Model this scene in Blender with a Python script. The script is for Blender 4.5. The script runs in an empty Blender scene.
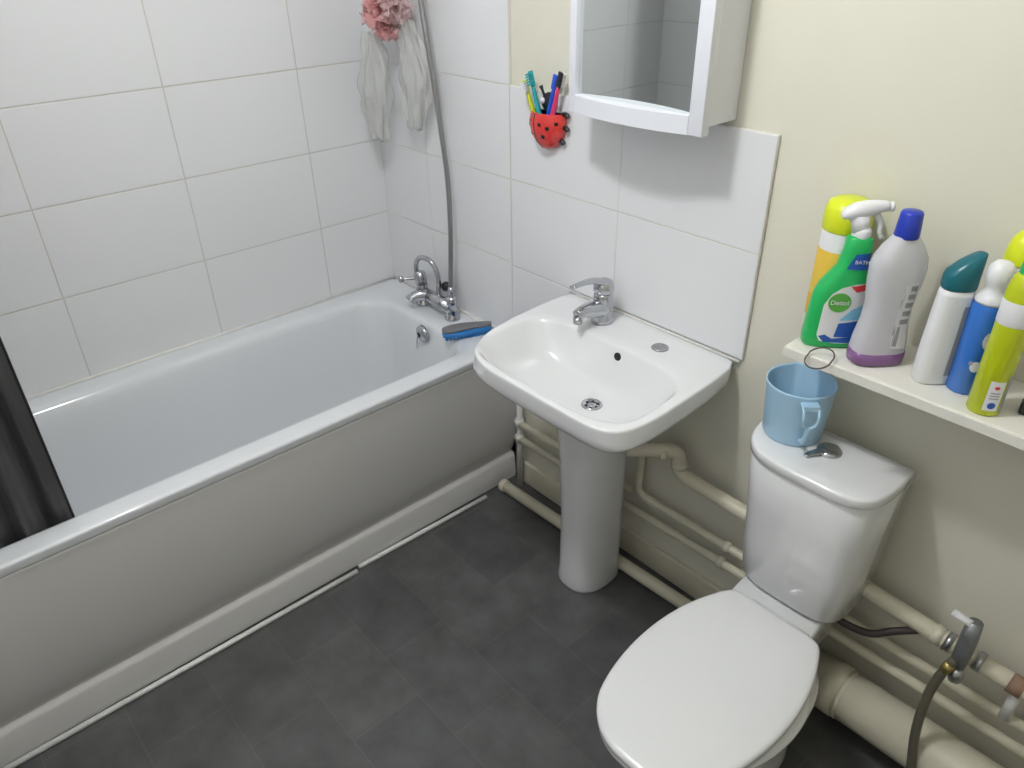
import bpy, bmesh, math, random
from mathutils import Vector, Matrix
random.seed(7)
SC = bpy.context.scene
COL = SC.collection
PI = math.pi

# ------------------------------------------------------------ camera, world, light, exposure
cam_d = bpy.data.cameras.new('camera')
cam = bpy.data.objects.new('camera', cam_d); COL.objects.link(cam)
RX = Vector((0.66591015, 0.74587422, -0.01534013))
DN = Vector((0.37933265, -0.35622757, -0.85393715))
FW = Vector((-0.64239429, 0.5628264, -0.52015))
mw = Matrix((( RX.x, -DN.x, -FW.x, 2.24965903), (RX.y, -DN.y, -FW.y, -1.39996537), (RX.z, -DN.z, -FW.z, 1.66544673), (0, 0, 0, 1)))
cam.matrix_world = mw
cam_d.sensor_width = 36.0
cam_d.lens = 754.50266 * 36.0 / 1024.0
cam_d.clip_start = 0.02
SC.camera = cam
SC.view_settings.view_transform = 'Standard'
SC.view_settings.look = 'None'
SC.view_settings.gamma = 1.0
SC.view_settings.use_curve_mapping = False
SC.view_settings.exposure = 0.0
w = bpy.data.worlds.new('world'); SC.world = w; w.use_nodes = True
w.node_tree.nodes['Background'].inputs[0].default_value = (0.8, 0.85, 0.9, 1)
w.node_tree.nodes['Background'].inputs[1].default_value = 0.05
LAMP = (1.32, -1.00, 2.38)
ld = bpy.data.lights.new('ceiling_bulb', 'POINT'); ld.energy = 38; ld.shadow_soft_size = 0.065; ld.color = (0.97, 0.985, 1.0)
lo = bpy.data.objects.new('ceiling_bulb', ld); lo.location = LAMP; COL.objects.link(lo)

# ------------------------------------------------------------ materials
def nt(name):
    m = bpy.data.materials.new(name); m.use_nodes = True
    return m, m.node_tree.nodes, m.node_tree.links, m.node_tree.nodes['Principled BSDF']
def mat(name, col, rough=0.5, metal=0.0, coat=0.0, bump=0.0, bscale=60.0, var=0.0, vscale=6.0, alpha=1.0, trans=0.0, sheen=0.0, sss=0.0):
    m, N, L, b = nt(name)
    b.inputs['Base Color'].default_value = (*col, 1); b.inputs['Roughness'].default_value = rough
    b.inputs['Metallic'].default_value = metal; b.inputs['Coat Weight'].default_value = coat
    b.inputs['Coat Roughness'].default_value = 0.08
    b.inputs['Alpha'].default_value = alpha; b.inputs['Transmission Weight'].default_value = trans
    b.inputs['Sheen Weight'].default_value = sheen
    tc = N.new('ShaderNodeTexCoord')
    if var:
        n = N.new('ShaderNodeTexNoise'); n.inputs['Scale'].default_value = vscale; n.inputs['Detail'].default_value = 4
        L.new(tc.outputs['Object'], n.inputs['Vector'])
        r = N.new('ShaderNodeMix'); r.data_type = 'RGBA'
        r.inputs['A'].default_value = (*[c * (1 - var) for c in col], 1); r.inputs['B'].default_value = (*[min(1, c * (1 + var)) for c in col], 1)
        L.new(n.outputs['Fac'], r.inputs['Factor']); L.new(r.outputs['Result'], b.inputs['Base Color'])
    if bump:
        n = N.new('ShaderNodeTexNoise'); n.inputs['Scale'].default_value = bscale; n.inputs['Detail'].default_value = 3
        L.new(tc.outputs['Object'], n.inputs['Vector'])
        bp = N.new('ShaderNodeBump'); bp.inputs['Strength'].default_value = bump; bp.inputs['Distance'].default_value = 0.002
        L.new(n.outputs['Fac'], bp.inputs['Height']); L.new(bp.outputs['Normal'], b.inputs['Normal'])
    return m

def math_node(N, L, op, a, bv=None, c=None):
    n = N.new('ShaderNodeMath'); n.operation = op
    for i, v in enumerate((a, bv, c)):
        if v is None: continue
        if isinstance(v, (int, float)): n.inputs[i].default_value = v
        else: L.new(v, n.inputs[i])
    return n.outputs[0]

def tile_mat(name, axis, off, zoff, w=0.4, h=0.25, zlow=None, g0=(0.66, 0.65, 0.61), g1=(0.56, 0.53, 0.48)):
    m, N, L, b = nt(name)
    tc = N.new('ShaderNodeTexCoord'); s = N.new('ShaderNodeSeparateXYZ'); L.new(tc.outputs['Object'], s.inputs[0])
    def dist(o, off_, p):
        a = math_node(N, L, 'SUBTRACT', o, off_); a = math_node(N, L, 'DIVIDE', a, p)
        a = math_node(N, L, 'FRACT', a); a = math_node(N, L, 'SUBTRACT', a, 0.5); a = math_node(N, L, 'ABSOLUTE', a)
        a = math_node(N, L, 'SUBTRACT', 0.5, a); return math_node(N, L, 'MULTIPLY', a, p)
    zd = dist(s.outputs['Z'], zoff, h)
    if zlow is not None: zd = math_node(N, L, 'ADD', zd, math_node(N, L, 'LESS_THAN', s.outputs['Z'], zlow))
    d = math_node(N, L, 'MINIMUM', dist(s.outputs[axis], off, w), zd)
    mr = N.new('ShaderNodeMapRange'); mr.inputs['From Min'].default_value = 0.0009; mr.inputs['From Max'].default_value = 0.0028
    L.new(d, mr.inputs['Value'])
    nz = N.new('ShaderNodeTexNoise'); nz.inputs['Scale'].default_value = 7; L.new(tc.outputs['Object'], nz.inputs['Vector'])
    g = N.new('ShaderNodeMix'); g.data_type = 'RGBA'
    g.inputs['A'].default_value = (*g0, 1); g.inputs['B'].default_value = (*g1, 1)
    L.new(nz.outputs['Fac'], g.inputs['Factor'])
    c = N.new('ShaderNodeMix'); c.data_type = 'RGBA'; c.inputs['B'].default_value = (0.79, 0.795, 0.81, 1)
    L.new(mr.outputs[0], c.inputs['Factor']); L.new(g.outputs['Result'], c.inputs['A']); L.new(c.outputs['Result'], b.inputs['Base Color'])
    rr = N.new('ShaderNodeMapRange'); rr.inputs['To Min'].default_value = 0.8; rr.inputs['To Max'].default_value = 0.22
    L.new(mr.outputs[0], rr.inputs['Value']); L.new(rr.outputs[0], b.inputs['Roughness'])
    n2 = N.new('ShaderNodeTexNoise'); n2.inputs['Scale'].default_value = 9; L.new(tc.outputs['Object'], n2.inputs['Vector'])
    b1 = N.new('ShaderNodeBump'); b1.inputs['Strength'].default_value = 0.15; b1.inputs['Distance'].default_value = 0.003; L.new(n2.outputs['Fac'], b1.inputs['Height'])
    b2 = N.new('ShaderNodeBump'); b2.inputs['Strength'].default_value = 0.6; b2.inputs['Distance'].default_value = 0.0015
    L.new(mr.outputs[0], b2.inputs['Height']); L.new(b1.outputs['Normal'], b2.inputs['Normal']); L.new(b2.outputs['Normal'], b.inputs['Normal'])
    return m

def floor_mat():
    m, N, L, b = nt('slate_vinyl')
    tc = N.new('ShaderNodeTexCoord'); mp = N.new('ShaderNodeMapping'); mp.inputs['Location'].default_value = (0.04, 0.02, 0)
    L.new(tc.outputs['Object'], mp.inputs['Vector'])
    br = N.new('ShaderNodeTexBrick'); br.offset = 0.5; br.inputs['Scale'].default_value = 1.0
    br.inputs['Brick Width'].default_value = 0.30; br.inputs['Row Height'].default_value = 0.19; br.inputs['Mortar Size'].default_value = 0.0015
    br.inputs['Mortar Smooth'].default_value = 0.4
    br.inputs['Color1'].default_value = (0.078, 0.078, 0.080, 1); br.inputs['Color2'].default_value = (0.096, 0.095, 0.095, 1); br.inputs['Mortar'].default_value = (0.118, 0.112, 0.104, 1)
    L.new(mp.outputs[0], br.inputs['Vector'])
    n = N.new('ShaderNodeTexNoise'); n.inputs['Scale'].default_value = 9; n.inputs['Detail'].default_value = 8; n.inputs['Roughness'].default_value = 0.6
    L.new(tc.outputs['Object'], n.inputs['Vector'])
    mr = N.new('ShaderNodeMapRange'); mr.inputs['From Min'].default_value = 0.3; mr.inputs['From Max'].default_value = 0.7; mr.inputs['To Min'].default_value = 0.72; mr.inputs['To Max'].default_value = 1.3
    L.new(n.outputs['Fac'], mr.inputs['Value'])
    mx = N.new('ShaderNodeMix'); mx.data_type = 'RGBA'; mx.blend_type = 'MULTIPLY'; mx.inputs['Factor'].default_value = 1
    L.new(br.outputs['Color'], mx.inputs['A']); L.new(mr.outputs[0], mx.inputs['B']); L.new(mx.outputs['Result'], b.inputs['Base Color'])
    b.inputs['Roughness'].default_value = 0.42
    bp = N.new('ShaderNodeBump'); bp.inputs['Strength'].default_value = 0.5; bp.inputs['Distance'].default_value = 0.002
    L.new(n.outputs['Fac'], bp.inputs['Height']); L.new(bp.outputs['Normal'], b.inputs['Normal'])
    return m

M = dict(
    cream=mat('cream_paint', (0.735, 0.71, 0.60), 0.55, bump=0.25, bscale=35, var=0.03),
    ceil=mat('ceiling_paint', (0.85, 0.85, 0.83), 0.8, bump=0.1),
    bath=mat('bath_acrylic', (0.74, 0.76, 0.785), 0.12, coat=0.5),
    panel=mat('panel_acrylic', (0.66, 0.65, 0.635), 0.25, bump=0.02, bscale=5),
    trim=mat('white_trim', (0.74, 0.74, 0.72), 0.4, var=0.12, vscale=12),
    dirt=mat('dark_gap', (0.06, 0.055, 0.05), 0.9, var=0.3, vscale=40),
    ceramic=mat('ceramic', (0.795, 0.80, 0.81), 0.10, coat=0.6),
    seat=mat('seat_plastic', (0.775, 0.78, 0.79), 0.22),
    chrome=mat('chrome', (0.52, 0.53, 0.56), 0.12, metal=1.0),
    steel=mat('dull_steel', (0.45, 0.46, 0.47), 0.32, metal=1.0),
    hosem=mat('ribbed_hose', (0.34, 0.34, 0.34), 0.35, metal=0.85),
    black=mat('black_plastic', (0.012, 0.012, 0.014), 0.35),
    darkhole=mat('dark_hole', (0.02, 0.02, 0.02), 0.8),
    blue=mat('brush_blue', (0.02, 0.20, 0.55), 0.4),
    grey=mat('brush_grey', (0.16, 0.16, 0.17), 0.5),
    white=mat('white_plastic', (0.82, 0.82, 0.83), 0.3),
    cabinet=mat('cabinet_white', (0.78, 0.79, 0.84), 0.3),
    shelf=mat('shelf_paint', (0.80, 0.78, 0.71), 0.35, var=0.08, vscale=20),
    pipe=mat('pipe_paint', (0.66, 0.62, 0.49), 0.4, bump=0.3, bscale=40, var=0.12, vscale=14),
    red=mat('bug_red', (0.70, 0.045, 0.04), 0.18, coat=0.4),
    jug=mat('jug_blue', (0.42, 0.64, 0.82), 0.35),
    green=mat('bottle_green', (0.015, 0.46, 0.11), 0.28),
    lime=mat('lid_lime', (0.72, 0.80, 0.02), 0.35),
    lime2=mat('can_lime', (0.50, 0.58, 0.01), 0.25),
    yellow=mat('label_yellow', (0.80, 0.52, 0.06), 0.5),
    royal=mat('cap_royal', (0.015, 0.04, 0.42), 0.35),
    teal=mat('cap_teal', (0.005, 0.13, 0.17), 0.3),
    canblue=mat('can_blue', (0.03, 0.17, 0.60), 0.25, coat=0.4),
    milky=mat('milky_bottle', (0.78, 0.77, 0.82), 0.25, alpha=0.70),
    purple=mat('purple_liquid', (0.22, 0.10, 0.26), 0.2),
    rust=mat('rusty_joint', (0.30, 0.19, 0.13), 0.7, bump=0.4, var=0.4, vscale=50),
    copper=mat('brass', (0.42, 0.32, 0.12), 0.4, metal=0.8),
    tapgrey=mat('dull_grey_metal', (0.27, 0.28, 0.29), 0.45, metal=0.7),
    hosedark=mat('rubber_hose', (0.13, 0.12, 0.085), 0.45, bump=0.3, bscale=200),
    hoseblack=mat('black_hose', (0.05, 0.035, 0.035), 0.45),
    curtain=mat('curtain_fabric', (0.045, 0.045, 0.047), 0.42, sheen=0.1, bump=0.1, bscale=300),
    sealant=mat('sealant', (0.78, 0.77, 0.74), 0.5, var=0.15, vscale=30),
    pink=mat('pink_net', (0.95, 0.50, 0.50), 0.7, alpha=0.45),
    pinkpale=mat('pale_pink_net', (0.92, 0.68, 0.68), 0.7, alpha=0.35),
    film=mat('clear_film', (0.84, 0.84, 0.81), 0.25, alpha=0.20),
    tp=mat('toothbrush_teal', (0.01, 0.35, 0.38), 0.3), by=mat('toothbrush_lime', (0.55, 0.60, 0.02), 0.3),
    bb=mat('toothbrush_blue', (0.015, 0.08, 0.6), 0.3), bp=mat('toothbrush_pink', (0.75, 0.05, 0.16), 0.3), bristle=mat('bristles', (0.75, 0.78, 0.8), 0.8),
    lblblue=mat('label_blue', (0.015, 0.10, 0.42), 0.4), lbllight=mat('label_light_blue', (0.22, 0.55, 0.75), 0.4), lblwhite=mat('label_white', (0.78, 0.78, 0.80), 0.45),
    lblred=mat('label_red', (0.65, 0.04, 0.04), 0.4), lblgreen=mat('label_green', (0.10, 0.42, 0.06), 0.4), lblamber=mat('label_amber', (0.72, 0.40, 0.03), 0.5), lblgrey=mat('label_grey', (0.33, 0.33, 0.34), 0.5),
    band=mat('hair_band', (0.10, 0.07, 0.065), 0.7), wood=mat('door_paint', (0.75, 0.74, 0.70), 0.4),
)
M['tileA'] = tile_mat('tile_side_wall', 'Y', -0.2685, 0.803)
M['tileB'] = tile_mat('tile_back_wall', 'X', 0.2617, 0.801, g0=(0.76, 0.75, 0.71), g1=(0.66, 0.64, 0.58))
M['tileS'] = tile_mat('tile_splashback', 'X', 0.2617, 0.803, zlow=0.9, g0=(0.76, 0.75, 0.71), g1=(0.66, 0.64, 0.58))
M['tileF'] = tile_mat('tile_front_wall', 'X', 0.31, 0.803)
M['floor'] = floor_mat()
mm, N_, L_, b_ = nt('mirror_glass'); b_.inputs['Base Color'].default_value = (0.84, 0.88, 0.87, 1); b_.inputs['Metallic'].default_value = 1; b_.inputs['Roughness'].default_value = 0.015
M['mirror'] = mm
mm, N_, L_, b_ = nt('lamp_diffuser'); b_.inputs['Base Color'].default_value = (0.9, 0.9, 0.9, 1); b_.inputs['Emission Color'].default_value = (1, 0.98, 0.95, 1); b_.inputs['Emission Strength'].default_value = 6
M['lamp'] = mm

# ------------------------------------------------------------ helpers
def obj(name, bm, m, parent=None, smooth=True, sub=0, angle=None):
    me = bpy.data.meshes.new(name)
    bmesh.ops.recalc_face_normals(bm, faces=bm.faces)
    bm.to_mesh(me); bm.free()
    if smooth:
        for p in me.polygons: p.use_smooth = True
    o = bpy.data.objects.new(name, me); COL.objects.link(o)
    for x in (m if isinstance(m, (list, tuple)) else [m]): me.materials.append(M[x])
    if sub:
        s = o.modifiers.new('sub', 'SUBSURF'); s.levels = sub; s.render_levels = sub
    if angle is not None:
        me.set_sharp_from_angle(angle=math.radians(angle))
    if parent:
        o.parent = parent
    return o
def thing(name, label, cat, loc=(0, 0, 0), rz=0.0, group=None):
    o = bpy.data.objects.new(name, None); COL.objects.link(o); o.empty_display_size = 0.02
    o.location = loc; o.rotation_euler = (0, 0, rz); o['label'] = label; o['category'] = cat
    if group: o['group'] = group
    return o
def tag(o, label, cat, group=None):
    o['label'] = label; o['category'] = cat
    if group: o['group'] = group
    return o
def struct(name, bm, m, parent=None, smooth=False):
    o = obj(name, bm, m, parent, smooth)
    if not parent: o['kind'] = 'structure'
    return o
def BM(): return bmesh.new()
def box(bm, lo_, hi, bev=0.0, seg=2, mi=0):
    g = bmesh.ops.create_cube(bm, size=1.0)
    vs = g['verts']
    for v in vs:
        v.co = Vector([(lo_[i] + hi[i]) / 2 + v.co[i] * (hi[i] - lo_[i]) for i in range(3)])
    fs = list({f for v in vs for f in v.link_faces})
    for f in fs: f.material_index = mi
    if bev:
        es = list({e for v in vs for e in v.link_edges})
        bmesh.ops.bevel(bm, geom=es, offset=bev, segments=seg, profile=0.5, affect='EDGES')
    return bm
def loft(bm, rings, cap0=True, cap1=True, close=True, mi=0):
    vr = [[bm.verts.new(p) for p in r] for r in rings]
    n = len(vr[0])
    for a, b in zip(vr[:-1], vr[1:]):
        for i in range(n if close else n - 1):
            j = (i + 1) % n
            f = bm.faces.new((a[i], a[j], b[j], b[i])); f.material_index = mi
    def cap(r):
        c = sum((v.co for v in r), Vector()) / n
        cv = bm.verts.new(c)
        for i in range(n): bm.faces.new((r[i], r[(i + 1) % n], cv)).material_index = mi
    if cap0: cap(vr[0])
    if cap1: cap(vr[-1])
    return vr
def circ(cx, cy, z, rx, ry=None, n=32, p=2.0):
    ry = rx if ry is None else ry
    out = []
    for i in range(n):
        t = 2 * PI * i / n; c, s = math.cos(t), math.sin(t)
        out.append(Vector((cx + rx * math.copysign(abs(c) ** (2 / p), c), cy + ry * math.copysign(abs(s) ** (2 / p), s), z)))
    return out
def lathe(bm, prof, n=32, c=(0, 0, 0), axis='z', mi=0, cap0=True, cap1=True, squash=1.0):
    rings = []
    for r, h in prof:
        r = max(r, 1e-4)
        ring = []
        for i in range(n):
            t = 2 * PI * i / n; a, b = r * math.cos(t), r * squash * math.sin(t)
            if axis == 'z': p = (a, b, h)
            elif axis == 'y': p = (a, h, b)
            else: p = (h, a, b)
            ring.append(Vector(p) + Vector(c))
        rings.append(ring)
    return loft(bm, rings, cap0, cap1, mi=mi)
def smoothpath(pts, k=8):
    P = [Vector(p) for p in pts]
    if len(P) < 3: return P
    Q = [P[0] * 2 - P[1]] + P + [P[-1] * 2 - P[-2]]
    out = []
    for i in range(1, len(Q) - 2):
        for j in range(k):
            t = j / k
            a, b, c, d = Q[i - 1], Q[i], Q[i + 1], Q[i + 2]
            out.append(0.5 * ((2 * b) + (c - a) * t + (2 * a - 5 * b + 4 * c - d) * t * t + (3 * b - a - 3 * c + d) * t ** 3))
    out.append(P[-1]); return out
def corner_path(pts, r, k=6):
    """polyline with rounded corners (plumbing bends)"""
    P = [Vector(p) for p in pts]; out = [P[0]]
    for i in range(1, len(P) - 1):
        a = (P[i - 1] - P[i]); b = (P[i + 1] - P[i])
        rr = min(r, a.length * 0.45, b.length * 0.45)
        s, e = P[i] + a.normalized() * rr, P[i] + b.normalized() * rr
        for j in range(k + 1):
            t = j / k
            out.append(s * (1 - t) ** 2 + P[i] * 2 * t * (1 - t) + e * t * t)
    out.append(P[-1]); return out
def tube(bm, path, r, n=14, cap=True, mi=0, flat=1.0):
    P = [Vector(p) for p in path]
    rs = r if isinstance(r, (list, tuple)) else [r] * len(P)
    if len(rs) != len(P):
        rs = [rs[min(len(rs) - 2, int(i * (len(rs) - 1) / (len(P) - 1)))] * (1 - ((i * (len(rs) - 1) / (len(P) - 1)) - min(len(rs) - 2, int(i * (len(rs) - 1) / (len(P) - 1))))) + rs[min(len(rs) - 1, min(len(rs) - 2, int(i * (len(rs) - 1) / (len(P) - 1))) + 1)] * ((i * (len(rs) - 1) / (len(P) - 1)) - min(len(rs) - 2, int(i * (len(rs) - 1) / (len(P) - 1)))) for i in range(len(P))]
    T = []
    for i in range(len(P)):
        a = P[max(0, i - 1)]; b = P[min(len(P) - 1, i + 1)]; T.append((b - a).normalized())
    up = Vector((0, 0, 1)) if abs(T[0].z) < 0.9 else Vector((1, 0, 0))
    u = T[0].cross(up).normalized(); rings = []
    for i in range(len(P)):
        u = (u - T[i] * u.dot(T[i])).normalized(); v = T[i].cross(u)
        rings.append([P[i] + (u * math.cos(2 * PI * k / n) + v * flat * math.sin(2 * PI * k / n)) * rs[i] for k in range(n)])
    loft(bm, rings, cap, cap, mi=mi)
    return bm
def rrect(x0, x1, y0, y1, r, z, n=8):
    out = []
    for cx, cy, a0 in ((x1 - r, y1 - r, 0), (x0 + r, y1 - r, PI / 2), (x0 + r, y0 + r, PI), (x1 - r, y0 + r, 1.5 * PI)):
        for i in range(n + 1):
            a = a0 + PI / 2 * i / n
            out.append(Vector((cx + r * math.cos(a), cy + r * math.sin(a), z)))
    return out
def text(name, body, size, m, parent, mtx, extrude=0.0002, ax='CENTER'):
    cu = bpy.data.curves.new(name, 'FONT'); cu.body = body; cu.size = size; cu.align_x = ax; cu.align_y = 'CENTER'; cu.extrude = extrude
    t = bpy.data.objects.new(name + '_tmp', cu); COL.objects.link(t)
    bpy.context.view_layer.update()
    me = bpy.data.meshes.new_from_object(t.evaluated_get(bpy.context.evaluated_depsgraph_get()))
    bpy.data.objects.remove(t)
    me.materials.clear(); me.materials.append(M[m]); me.transform(mtx)
    o = bpy.data.objects.new(name, me); COL.objects.link(o); o.parent = parent
    return o
def Tm(x, y, z): return Matrix.Translation((x, y, z))
FACE = Matrix.Rotation(PI / 2, 4, 'X')      # text standing up, facing -y

# ------------------------------------------------------------ room shell
XR, YF, ZC = 2.75, -1.70, 2.46
struct('floor', box(BM(), (-0.1, YF - 0.1, -0.08), (XR + 0.1, 0.12, 0.0)), 'floor')
struct('ceiling', box(BM(), (-0.1, YF - 0.1, ZC), (XR + 0.1, 0.12, ZC + 0.08)), 'ceil')
struct('wall_left', box(BM(), (-0.1, YF - 0.1, 0.0), (0.0, 0.12, ZC)), 'tileA')
bm = box(BM(), (0.0, 0.010, 0.0), (XR, 0.12, ZC))
struct('wall_back', bm, 'cream')
struct('trim_1', box(BM(), (0.0, 0.0, 0.50), (0.6617, 0.0098, ZC), 0.0012), 'tileB')
struct('trim_2', box(BM(), (0.6619, 0.0, 0.7935), (1.4617, 0.0098, 1.304), 0.0035, 3), 'tileS')
struct('trim_3', box(BM(), (0.6619, 0.0, 0.5517), (0.95, 0.0098, 0.7925), 0.002), 'tileS')
struct('wall_front', box(BM(), (0.0, YF - 0.1, 0.0), (XR, YF, ZC)), 'tileF')
struct('wall_right', box(BM(), (XR, YF, 0.0), (XR + 0.1, 0.12, ZC)), 'cream')

# ceiling lamp (out of the frame; it is what lights the room)
t = thing('ceiling_light', 'round white flush ceiling lamp above the middle of the bathroom floor', 'ceiling light', (LAMP[0], LAMP[1], ZC))
bm = BM(); lathe(bm, [(0.075, 0.0), (0.075, -0.012), (0.06, -0.02)], 32); obj('base', bm, 'white', t)
bm = BM(); lathe(bm, [(0.052, -0.0201), (0.052, -0.034), (0.0, -0.038)], 32, cap0=True); obj('diffuser', bm, 'lamp', t)

# ------------------------------------------------------------ bath
bath = thing('bathtub', 'white rectangular bathtub along the tiled left wall', 'bathtub', (0, 0, 0))
X1, YB = 0.692, -1.699
R = []
zr = 0.550
R.append(rrect(0.03, X1 - 0.030, YB + 0.03, -0.03, 0.02, 0.521))
R.append(rrect(0.004, X1 - 0.008, YB + 0.002, -0.002, 0.018, 0.521))
R.append(rrect(0.002, X1 - 0.003, YB, -0.002, 0.018, 0.521))
R.append(rrect(0.001, X1 - 0.002, YB, -0.001, 0.020, 0.525))
R.append(rrect(0.001, X1, YB, -0.001, 0.020, zr - 0.008))
R.append(rrect(0.001, X1, YB, -0.001, 0.020, zr - 0.005))
R.append(rrect(0.003, X1 - 0.004, YB + 0.002, -0.003, 0.020, zr - 0.0005))
R.append(rrect(0.010, X1 - 0.010, YB + 0.01, -0.008, 0.022, zr))
R.append(rrect(0.072, 0.628, -1.60, -0.122, 0.10, zr - 0.001))
R.append(rrect(0.082, 0.620, -1.59, -0.134, 0.10, zr - 0.006))
R.append(rrect(0.092, 0.612, -1.575, -0.144, 0.10, zr - 0.020))
R.append(rrect(0.105, 0.600, -1.54, -0.156, 0.11, 0.46))
R.append(rrect(0.125, 0.580, -1.46, -0.178, 0.12, 0.32))
R.append(rrect(0.140, 0.565, -1.40, -0.200, 0.12, 0.22))
R.append(rrect(0.165, 0.540, -1.34, -0.240, 0.11, 0.178))
R.append(rrect(0.200, 0.505, -1.28, -0.290, 0.09, 0.163))
R.append(rrect(0.260, 0.455, -1.20, -0.360, 0.07, 0.158))
bm = BM(); loft(bm, R, False, True); obj('tub', bm, 'bath', bath, sub=1)
bm = BM()
# panel: upright face, step back near the foot
prof = [(0.672, 0.5205), (0.6875, 0.5205), (0.6885, 0.518), (0.6875, 0.513), (0.687, 0.48), (0.686, 0.42), (0.684, 0.36), (0.680, 0.29), (0.674, 0.22), (0.667, 0.165), (0.660, 0.135), (0.652, 0.118), (0.648, 0.108), (0.650, 0.103), (0.660, 0.096), (0.664, 0.086), (0.668, 0.03), (0.669, 0.006), (0.662, 0.003)]
loft(bm, [[Vector((x, y, z)) for x, z in prof] + [Vector((0.640, y, 0.003)), Vector((0.640, y, 0.51))] for y in (-0.004, YB + 0.003)])
obj('bath_panel', bm, 'panel', bath, angle=50)
# overflow and waste
bm = BM(); c = (0.388, -0.160, 0.515)
lathe(bm, [(0.0, -0.012), (0.012, -0.012), (0.028, -0.004), (0.030, 0.006)], 28, c, 'y'); of = obj('overflow_plate', bm, 'chrome', bath)
bm = BM(); lathe(bm, [(0.0, -0.0135), (0.009, -0.0135), (0.009, -0.012)], 16, (c[0] - 0.002, c[1], c[2]), 'y'); obj('overflow_hole', bm, 'black', of)
bm = BM(); tube(bm, smoothpath([(c[0] - .004, c[1] - 0.014, c[2]), (c[0] - 0.008, c[1] - 0.016, c[2] - 0.02), (c[0] - 0.010, c[1] - 0.018, c[2] - 0.05)]), 0.0022, 6); obj('plug_chain', bm, 'chrome', bath)
bm = BM(); lathe(bm, [(0.0, 0.001), (0.012, 0.001), (0.014, 0.004), (0.032, 0.004), (0.035, 0.0)], 28, (0.36, -0.42, 0.158)); obj('waste', bm, 'chrome', bath)

# floor trim along the panel
bm = BM()
segs = [(-0.16, -0.655), (-0.668, -1.66)]
for a, b in segs:
    path = [(0.691, a, 0.007), (0.685, (a + b) / 2, 0.007), (0.679, b, 0.007)]
    tube(bm, path, 0.0075, 10)
tag(obj('floor_trim', bm, 'trim'), 'thin dirty white quadrant strip on the floor along the bath panel', 'trim strip')

# sealant beads
bm = BM(); tube(bm, [(0.003, -0.004, zr + 0.002), (0.003, -1.69, zr + 0.002)], 0.005, 8)
tag(obj('sealant_bead', bm, 'sealant'), 'line of sealant where the bathtub meets the long tiled wall', 'sealant')
bm = BM(); tube(bm, [(0.012, -0.003, zr + 0.002), (0.70, -0.003, zr + 0.002)], 0.005, 8)
tag(obj('sealant_bead', bm, 'sealant'), 'line of sealant behind the bath taps against the tiles', 'sealant')
bm = BM(); tube(bm, [(0.905, -0.001, 0.7895), (1.455, -0.001, 0.7895)], 0.0038, 8)
tag(obj('sealant_bead', bm, 'sealant'), 'line of sealant between the washbasin and the splashback tiles', 'sealant')

# ------------------------------------------------------------ bath mixer tap
t = thing('bath_mixer_tap', 'chrome bath mixer tap with lever and hose on the tub end', 'tap', (0, 0, 0))
bm = BM()
for px in (0.425, 0.262):
    lathe(bm, [(0.026, zr), (0.026, zr + 0.006), (0.020, zr + 0.012), (0.017, zr + 0.045), (0.019, zr + 0.05), (0.019, zr + 0.075), (0.012, zr + 0.082)], 24, (px, -0.058, 0))
tube(bm, [(0.43, -0.062, zr + 0.040), (0.255, -0.062, zr + 0.045)], 0.022, 20)
obj('body', bm, 'chrome', t)
bm = BM(); tube(bm, smoothpath([(0.30, -0.065, zr + 0.045), (0.285, -0.085, zr + 0.048), (0.275, -0.105, zr + 0.042), (0.272, -0.118, zr + 0.030)]), [0.02, 0.02, 0.019, 0.018], 20); obj('spout', bm, 'chrome', t)
bm = BM(); lathe(bm, [(0.020, zr + 0.075), (0.021, zr + 0.10), (0.017, zr + 0.118), (0.006, zr + 0.122)], 24, (0.262, -0.062, 0))
tube(bm, smoothpath([(0.262, -0.065, zr + 0.098), (0.245, -0.095, zr + 0.098), (0.232, -0.118, zr + 0.098)]), [0.006, 0.006, 0.005], 12)
lathe(bm, [(0.0, -0.011), (0.008, -0.009), (0.011, 0), (0.008, 0.009), (0.0, 0.011)], 14, (0.231, -0.12, zr + 0.098)); obj('lever', bm, 'chrome', t)
bm = BM(); tube(bm, smoothpath([(0.345, -0.05, zr + 0.055), (0.340, -0.045, zr + 0.12), (0.315, -0.05, zr + 0.165), (0.275, -0.06, zr + 0.172), (0.25, -0.066, zr + 0.150), (0.248, -0.068, zr + 0.10)], 8), 0.0085, 14); obj('swan_neck', bm, 'chrome', t)
bm = BM(); lathe(bm, [(0.0, -0.012), (0.014, -0.010), (0.017, 0.0), (0.014, 0.010), (0.0, 0.012)], 20, (0.368, -0.035, zr + 0.09), 'y'); obj('diverter_knob', bm, 'black', t)
bm = BM(); lathe(bm, [(0.011, zr + 0.078), (0.0115, zr + 0.10), (0.008, zr + 0.115)], 18, (0.425, -0.058, 0)); obj('hose_nut', bm, 'chrome', t)
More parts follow.
